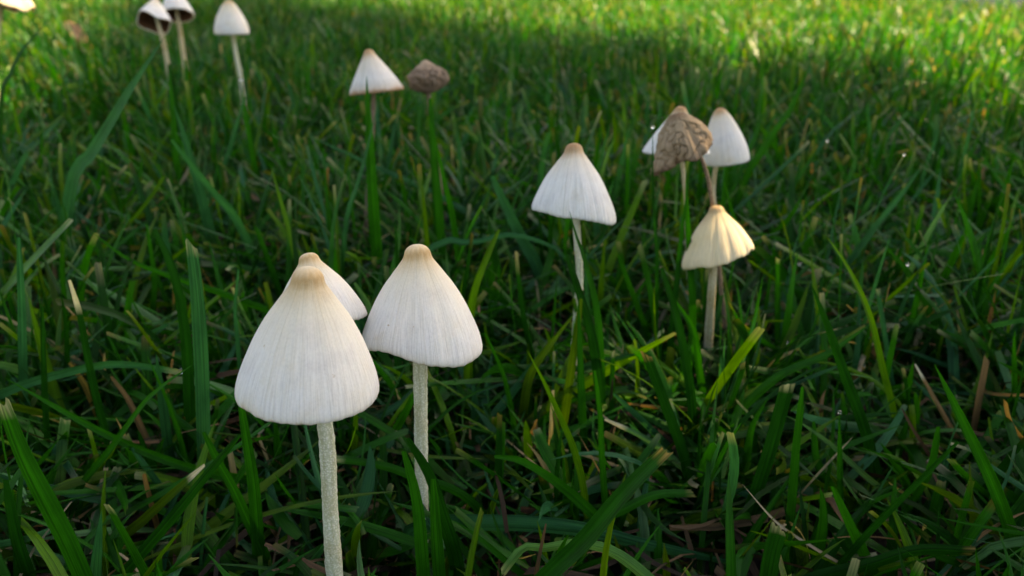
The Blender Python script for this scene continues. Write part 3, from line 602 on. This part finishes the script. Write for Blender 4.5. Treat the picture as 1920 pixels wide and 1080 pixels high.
# farther back
B('broad green blade slanting up towards the upturned-rim mushroom pair', [(170, 290), (210, 225), (243, 169), (308, 70)], 26, 'blue', 'point', Y=.27)
B('thin dark curved blade by the sunlit cap', [(20, 140), (30, 112), (53, 80), (92, 36)], 12, 'dark', 'point', Y=.36)
B('bluish pointed blade beside the broad slanting one near the upturned-rim pair', [(358, 300), (342, 245), (326, 198)], 20, 'blue', 'point', Y=.29, group='bluish blades')
B('thin dark blade slanting up beyond the egg-shaped white mushroom', [(1432, 280), (1460, 235), (1485, 200), (1522, 112)], 15, 'green', 'point', Y=.34)
B('long thin bluish blade slanting up beyond the bright yellow-green blade', [(1600, 480), (1645, 420), (1690, 365), (1732, 308)], 14, 'blue', 'point', Y=.26)
B('upright green blade rising in front of the ball-side conical mushroom', [(694, 345), (690, 270), (688, 165)], 15, 'green', 'point', Y=.262)
B('dark green blade standing in front of the ball-shaped mushroom stem', [(812, 320), (808, 250), (804, 182)], 11, 'dark', 'point', Y=.272)
B('slim blade leaning in front of the ball-side conical mushroom stem', [(668, 350), (685, 290), (706, 205)], 12, 'blue', 'point', Y=.255)
B('green blade crossing the ball-shaped mushroom stem', [(835, 350), (822, 290), (803, 225)], 13, 'green', 'point', Y=.258)
B('green blade hiding the foot of the upturned-rim mushroom', [(326, 240), (322, 190), (316, 122)], 13, 'green', 'point', Y=.36)
B('slim green blade in front of the level-rimmed small mushroom stem', [(470, 270), (460, 215), (452, 150)], 12, 'green', 'point', Y=.37)
B('bluish blade beside the level-rimmed small mushroom stem', [(430, 280), (446, 225), (462, 175)], 12, 'blue', 'point', Y=.36)
B('green blade hiding the stem below the withered brown cap', [(1294, 500), (1289, 410), (1286, 318)], 15, 'green', 'point', Y=.208)
B('narrow dark blade beside the stem hidden below the withered brown cap', [(1270, 520), (1279, 430), (1291, 345)], 13, 'dark', 'point', Y=.203)
B('green blade covering the foot of the lone conical mushroom', [(1092, 790), (1088, 690), (1084, 560)], 19, 'green', 'point', Y=.168)
B('green blade wedge standing before the conical cap beside the shrivelled ball', [(696, 300), (692, 230), (687, 142)], 24, 'green', 'point', Y=.258)
B('broad dark blade below the shrivelled ball', [(818, 330), (812, 260), (806, 184)], 17, 'green', 'round', Y=.262)
B('green blade standing before the stem of the tilted mushroom', [(356, 230), (351, 165), (346, 112)], 19, 'green', 'round', Y=.42)
B('dark blade standing before the stem of the upturned-rim mushroom', [(332, 225), (325, 170), (317, 120)], 19, 'dark', 'round', Y=.42)
B('olive blade leaning across the foot of the lone conical mushroom', [(1060, 770), (1076, 660), (1090, 560)], 19, 'olive', 'round', Y=.170)
B('thin blade standing straight in front of the withered brown cap', [(1228, 420), (1224, 340), (1224, 240)], 8, 'dark', 'point', Y=.205)

# ---- loose turf: one mass nobody could count
def turf(N, Ymin, Ymax, na, ns, lmin, lmax, wmin, wmax, seed, margin=0.16, dens_pow=0.0, under=False):
    r = np.random.default_rng(seed)
    Y = np.sqrt(r.uniform(Ymin**2, Ymax**2, N)) if dens_pow == 0 else r.uniform(Ymin, Ymax, N)
    half = 0.70*Y + margin
    X = r.uniform(-1, 1, N)*half
    for (bx, by) in feet:
        if Ymin < by < Ymax:
            f = r.uniform(0.012, 0.07, 46)*(by/0.3)**0.5
            X = np.concatenate([X, bx*(by-f)/by + r.normal(0, .005, 46)]); Y = np.concatenate([Y, by-f])
    k = X < EDGE_X - 0.012
    X, Y = X[k], Y[k]; N = len(X)
    # tufts: pull blades towards shared crowns
    cell = 0.017
    gx, gy = np.floor(X/cell), np.floor(Y/cell)
    hx = np.modf(np.abs(np.sin(gx*127.1+gy*311.7)*43758.5453))[0]; hy = np.modf(np.abs(np.sin(gx*269.5+gy*183.3)*43758.5453))[0]
    pull = r.uniform(0.2, 0.85, N)
    X = X*(1-pull) + (gx+hx)*cell*pull; Y = Y*(1-pull) + (gy+hy)*cell*pull
    az = r.uniform(0, 2*np.pi, N)
    pr = np.array([.43, .20, .10, .135, .045, .03, .030, .03]); ci = r.choice(8, N, p=pr)
    L = r.uniform(lmin, lmax, N)*(0.8+0.25*noise2(X, Y, 14.0)); Wd = r.uniform(wmin, wmax, N)
    if under: ci = r.choice([0, 1, 3, 4], N, p=[.5, .35, .08, .07])  # low layer tinted in darker greens to deepen the shade between blades
    Wd = np.where(ci >= 6, Wd*.6, Wd); L = np.where(ci >= 6, L*.75, L)
    th0 = np.abs(r.normal(0, 0.42, N)); cur = r.normal(0.6, 0.75, N); lay = r.random(N) < (0.36 if Ymax < .4 else 0.2)
    th0 = np.where(lay, r.uniform(0.9, 1.4, N), th0); cur = np.where(lay, r.uniform(-0.4, 0.5, N), cur)
    z0 = np.where(lay, r.uniform(0.0, 0.018, N), -0.001)
    daz = r.normal(0, 0.5, N)
    t = np.linspace(0, 1, ns)
    X0, Y0 = X, Y
    for attempt in range(3):
        ph = th0[:, None]+cur[:, None]*t[None]; a = az[:, None]+daz[:, None]*t[None]
        T = np.stack([np.sin(ph)*np.cos(a), np.sin(ph)*np.sin(a), np.cos(ph)], -1)
        step = (L/(ns-1))[:, None, None]
        P = np.concatenate([np.zeros((N, 1, 3)), np.cumsum((T[:, 1:]+T[:, :-1])/2*step, 1)], 1)
        P = P + np.stack([X, Y, z0], -1)[:, None]
        P[..., 2] = np.maximum(P[..., 2], 0.0025*(t[None] > 0) - 0.001)
        # keep the mushrooms, the lens and the standing blades clear
        px, py, d = proj(P)
        bad = (d < 0.06).any(1) | ((d < 0.10) & (py < 900)).any(1) | ((d < 0.15) & (py < 690)).any(1)
        for (cx, cy, rx, ry, dd) in clear_caps:
            bad |= ((((px-cx)/(rx+5))**2 + ((py-cy)/(ry+4))**2 < 1.25) & (d < dd)).any(1)
        for (pl, hw, dd, ymax) in clear_stems:
            for (x0, y0), (x1, y1) in zip(pl[:-1], pl[1:]):
                vx, vy = x1-x0, y1-y0; q = np.clip(((px-x0)*vx+(py-y0)*vy)/(vx*vx+vy*vy+1e-6), 0, 1)
                dist = np.hypot(px-x0-q*vx, py-y0-q*vy)
                bad |= ((dist < hw + 3 + 1.6/np.maximum(d, .05)) & (d < dd+0.003) & (py < ymax)).any(1)
        if Ymax < 0.4:
            for (hx_, hy_, hd_, hw_) in HERO_CLEAR:
                near = (np.abs(px-hx_) < hw_) & (np.abs(py-hy_) < hw_) & (d < hd_+0.001)
                bad |= near.any(1)
        if attempt < 2: L = np.where(bad, L*0.62, L)
    g = ~bad
    P, L, Wd, az, a, ph, T, X, Y, ci = P[g], L[g], Wd[g], az[g], a[g], ph[g], T[g], X[g], Y[g], ci[g]; N = len(P)
    hz = np.stack([-np.sin(a), np.cos(a), 0*a], -1); nn = np.cross(hz, T)
    rl = r.normal(0, 0.5, N)[:, None]+r.normal(0, 0.7, N)[:, None]*t[None]
    sd = hz*np.cos(rl)[..., None]+nn*np.sin(rl)[..., None]; nm = np.cross(sd, T)
    cut = r.random(N) < 0.34
    wcut = np.interp(t, [0, .25, .7, 1], [.7, 1, .9, .66]); wpt = np.interp(t, [0, .25, .55, .8, .93, 1], [.7, 1, .9, .62, .3, .04])
    wp = np.where(cut[:, None], wcut, wpt)*Wd[:, None]
    u = np.linspace(-.5, .5, na); fo = r.uniform(0.05, 0.3, N)
    V = P[:, :, None] + (u[None, None, :]*wp[..., None])[..., None]*sd[:, :, None]
    if na > 2: V = V + ((np.abs(u)*2)[None, None]*fo[:, None, None]*0.5*wp[..., None])[..., None]*nm[:, :, None]
    if na > 2: V[:, -1] += (cut[:, None]*r.uniform(-.16, .16, (N, na))*Wd[:, None])[..., None]*T[:, -1][:, None]
    pal = np.array([GREENS[k] for k in ('green', 'dark', 'bright', 'blue', 'olive', 'pale', 'tan', 'straw')])
    big = noise2(X, Y, 5.0)
    tint = pal[ci]*r.uniform(.75, 1.3, (N, 1))*(1+0.15*big[:, None])
    tint = np.broadcast_to(tint[:, None], (N, ns, 3)).copy()
    e = np.where(r.random((N, 1)) < .5, np.array([[.30, .28, .20]]), np.array([[.17, .11, .04]]))
    kt = (cut[:, None]*np.clip((t[None]-0.90)/0.1, 0, 1))[..., None]*r.uniform(0, .75, (N, 1))[..., None]
    tint = tint*(1-kt)+e[:, None]*kt
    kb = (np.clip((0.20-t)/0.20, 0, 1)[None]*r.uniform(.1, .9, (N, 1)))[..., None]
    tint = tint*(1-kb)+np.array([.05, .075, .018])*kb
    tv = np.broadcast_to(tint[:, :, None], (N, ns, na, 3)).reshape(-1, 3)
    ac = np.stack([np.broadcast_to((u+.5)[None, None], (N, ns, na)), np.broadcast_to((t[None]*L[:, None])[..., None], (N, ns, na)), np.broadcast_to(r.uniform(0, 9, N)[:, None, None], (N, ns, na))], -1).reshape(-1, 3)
    F0 = grid_faces(ns, na)
    F = (F0[None]+(np.arange(N)*ns*na)[:, None, None]).reshape(-1, 4)
    if not under: TIPS.append(P[:, -1])
    return V.reshape(-1, 3), F, tv, ac
TIPS = []
def join(parts):
    Vs, Fs, Ts, As = [], [], [], []; o = 0
    for v, f, t, a in parts: Vs.append(v); Fs.append(f+o); Ts.append(t); As.append(a); o += len(v)
    return map(np.concatenate, (Vs, Fs, Ts, As))
parts = [turf(6500, 0.05, 0.40, 3, 5, .012, .032, .0012, .0026, 21, under=True), turf(9000, 0.38, 0.8, 2, 4, .014, .034, .0014, .0028, 22, under=True),
         turf(5200, 0.04, 0.20, 5, 10, .030, .064, .0009, .0029, 11),
         turf(7600, 0.19, 0.36, 5, 9, .038, .078, .0011, .0030, 15),
         turf(25000, 0.34, 0.85, 3, 7, .038, .078, .0012, .0032, 12),
         turf(56000, 0.83, 1.75, 3, 5, .036, .070, .0014, .0034, 13),
         turf(26000, 1.7, 2.8, 2, 4, .036, .06, .003, .006, 14)]
V, F, Tn, Ac = join(parts)
lawn = mesh_obj('lawn_grass', V, F, M_GRASS); attr_col(lawn, 'tint', Tn); attr_vec(lawn, 'across', Ac)
tag(lawn, 'dense mown green lawn grass covering the ground', 'grass', kind='stuff')

# ---- dry clippings and thatch on the soil
def thatch(N, Ymax, seed):
    r = np.random.default_rng(seed)
    Y = np.sqrt(r.uniform(0.03**2, Ymax**2, N)); X = r.uniform(-1, 1, N)*(0.7*Y+.12)
    k = X < EDGE_X-.02; X, Y = X[k], Y[k]; N = len(X)
    az = r.uniform(0, 2*np.pi, N); el = r.normal(0.08, 0.28, N); L = r.uniform(.006, .034, N); Wd = r.uniform(.0005, .0022, N); z = np.abs(r.normal(.003, .006, N))+.001
    T = np.stack([np.cos(az)*np.cos(el), np.sin(az)*np.cos(el), np.sin(el)], -1)
    hz = np.stack([-np.sin(az), np.cos(az), 0*az], -1); nn = np.cross(hz, T); rl = r.uniform(-1.2, 1.2, N)[:, None]
    sd = hz*np.cos(rl)+nn*np.sin(rl); bend = r.normal(0, .12, N)
    ns = 4; t = np.linspace(0, 1, ns)
    P = np.stack([X, Y, z], -1)[:, None]+T[:, None]*(t[None]*L[:, None])[..., None]+nn[:, None]*(np.sin(t*np.pi)[None]*(bend*L)[:, None])[..., None]
    P[..., 2] = np.maximum(P[..., 2], .0015)
    px, py, d = proj(P); g = ~(d < .07).any(1)
    P, sd, Wd, L = P[g], sd[g], Wd[g], L[g]; N = len(P)
    wp = Wd[:, None]*np.interp(t, [0, .3, 1], [.8, 1, .5])[None]
    V = np.stack([P-sd[:, None]*wp[..., None]*.5, P+sd[:, None]*wp[..., None]*.5], 2)
    pal = np.array([(.10, .062, .032), (.055, .03, .016), (.24, .19, .12), (.15, .085, .046), (.024, .015, .009), (.015, .05, .006)])
    tint = pal[r.choice(6, N, p=[.24, .30, .06, .10, .18, .12])]*r.uniform(.7, 1.25, (N, 1))
    tv = np.repeat(tint, ns*2, 0)
    ac = np.stack([np.tile([0, 1], N*ns), np.repeat((t[None]*L[:, None]).ravel(), 2), np.repeat(r.uniform(0, 9, N), ns*2)], -1)
    F = (grid_faces(ns, 2)[None]+(np.arange(N)*ns*2)[:, None, None]).reshape(-1, 4)
    return V.reshape(-1, 3), F, tv, ac
V, F, Tn, Ac = join([thatch(5000, .40, 31), thatch(13000, 1.3, 32)])
th_ = mesh_obj('dry_thatch', V, F, M_STRAW); attr_col(th_, 'tint', Tn); attr_vec(th_, 'across', Ac)
tag(th_, 'brown dry clippings and thatch lying between the grass blades', 'thatch', kind='stuff')

# ------------------------------------------------------------------ small things
def dead_leaf(name, label, x, y, z, sx, sy, mat, rotz, tilt, curl, seed, roty=0.2):
    r = np.random.default_rng(seed)
    nu, nv = 16, 13
    u = np.linspace(-1, 1, nu)[:, None]*np.ones(nv)[None]; v = np.linspace(-1, 1, nv)[None]*np.ones(nu)[:, None]
    wv = (1-np.abs(u)**2.2)*0.95+0.05
    X = u*sx; Yy = v*wv*sy*(1+.10*np.sin(u*9+seed)); Z = curl*sy*(np.abs(v)**1.5*wv) + .12*sy*np.sin(u*5+v*3+seed) + .06*sy*np.cos(v*9)
    V = np.stack([X, Yy, Z], -1).reshape(-1, 3); F = grid_faces(nu, nv)
    nb = len(V); V2 = V - np.array([0, 0, .00025]); V = np.vstack([V, V2]); F = np.vstack([F, F[:, ::-1]+nb])
    p = PG(x, y, z)
    o = mesh_obj(name, V, F, mat, loc=p); o.rotation_euler = (tilt, roty, rotz)
    return tag(o, label, 'leaf')
dead_leaf('dead_leaf', 'small reddish-tan dead leaf caught in the grass near the sunlit cap', 143, 60, .050, .0125, .0062, M_DEADLEAF, 0.1, 1.25, .5, 3, roty=.9)
dead_leaf('dead_leaf', 'dark purplish-brown crumpled dead leaf low in the turf beside the cream mushroom', 1432, 588, .012, .0075, .0045, M_DARKLEAF, .3, .4, .8, 5)

def dew(px_, py_, r_mm, label):
    best = None
    for k, P in enumerate(HERO_TIPS):
        X, Y, D = proj(P); e = np.hypot(X-px_, Y-py_); i = int(np.argmin(e))
        if best is None or e[i] < best[0]: best = (e[i], P[i])
    if best[0] > 14:
        for T_ in TIPS[:2]:
            X, Y, D = proj(T_); e = np.hypot(X-px_, Y-py_)+200*D; i = int(np.argmin(e))
            if e[i]-200*D[i] < best[0]: best = (e[i]-200*D[i], T_[i])
    p = best[1]; rr = r_mm/1000
    na, nb = 20, 12
    a = np.linspace(0, 2*np.pi, na, endpoint=False); b = np.linspace(-np.pi/2+.02, np.pi/2-.02, nb)
    V = np.stack([np.cos(b)[:, None]*np.cos(a)[None], np.cos(b)[:, None]*np.sin(a)[None], (np.sin(b)*(.92-.10*np.sin(b)))[:, None]*np.ones(na)[None]], -1).reshape(-1, 3)*rr
    o = mesh_obj('dew_drop', V, grid_faces(nb, na, True), M_DEW, loc=(p[0], p[1], p[2]+rr*.6))
    tag(o, label, 'dew drop', 'dew drops on the grass')
DL = 'tiny clear dewdrop clinging to a grass blade'
for (x, y, r) in [(98, 692, .75), (335, 697, .7), (250, 684, .45), (403, 690, .6), (825, 495, .7), (1490, 497, .7), (1560, 780, .4), (1612, 690, .4), (1712, 490, .5), (1710, 290, .55), (1560, 275, .5), (1240, 240, .5), (1480, 640, .45), (475, 4, .8), (600, 360, .5), (1880, 700, .5), (1650, 560, .4), (700, 470, .5)]:
    dew(x, y, r, DL)
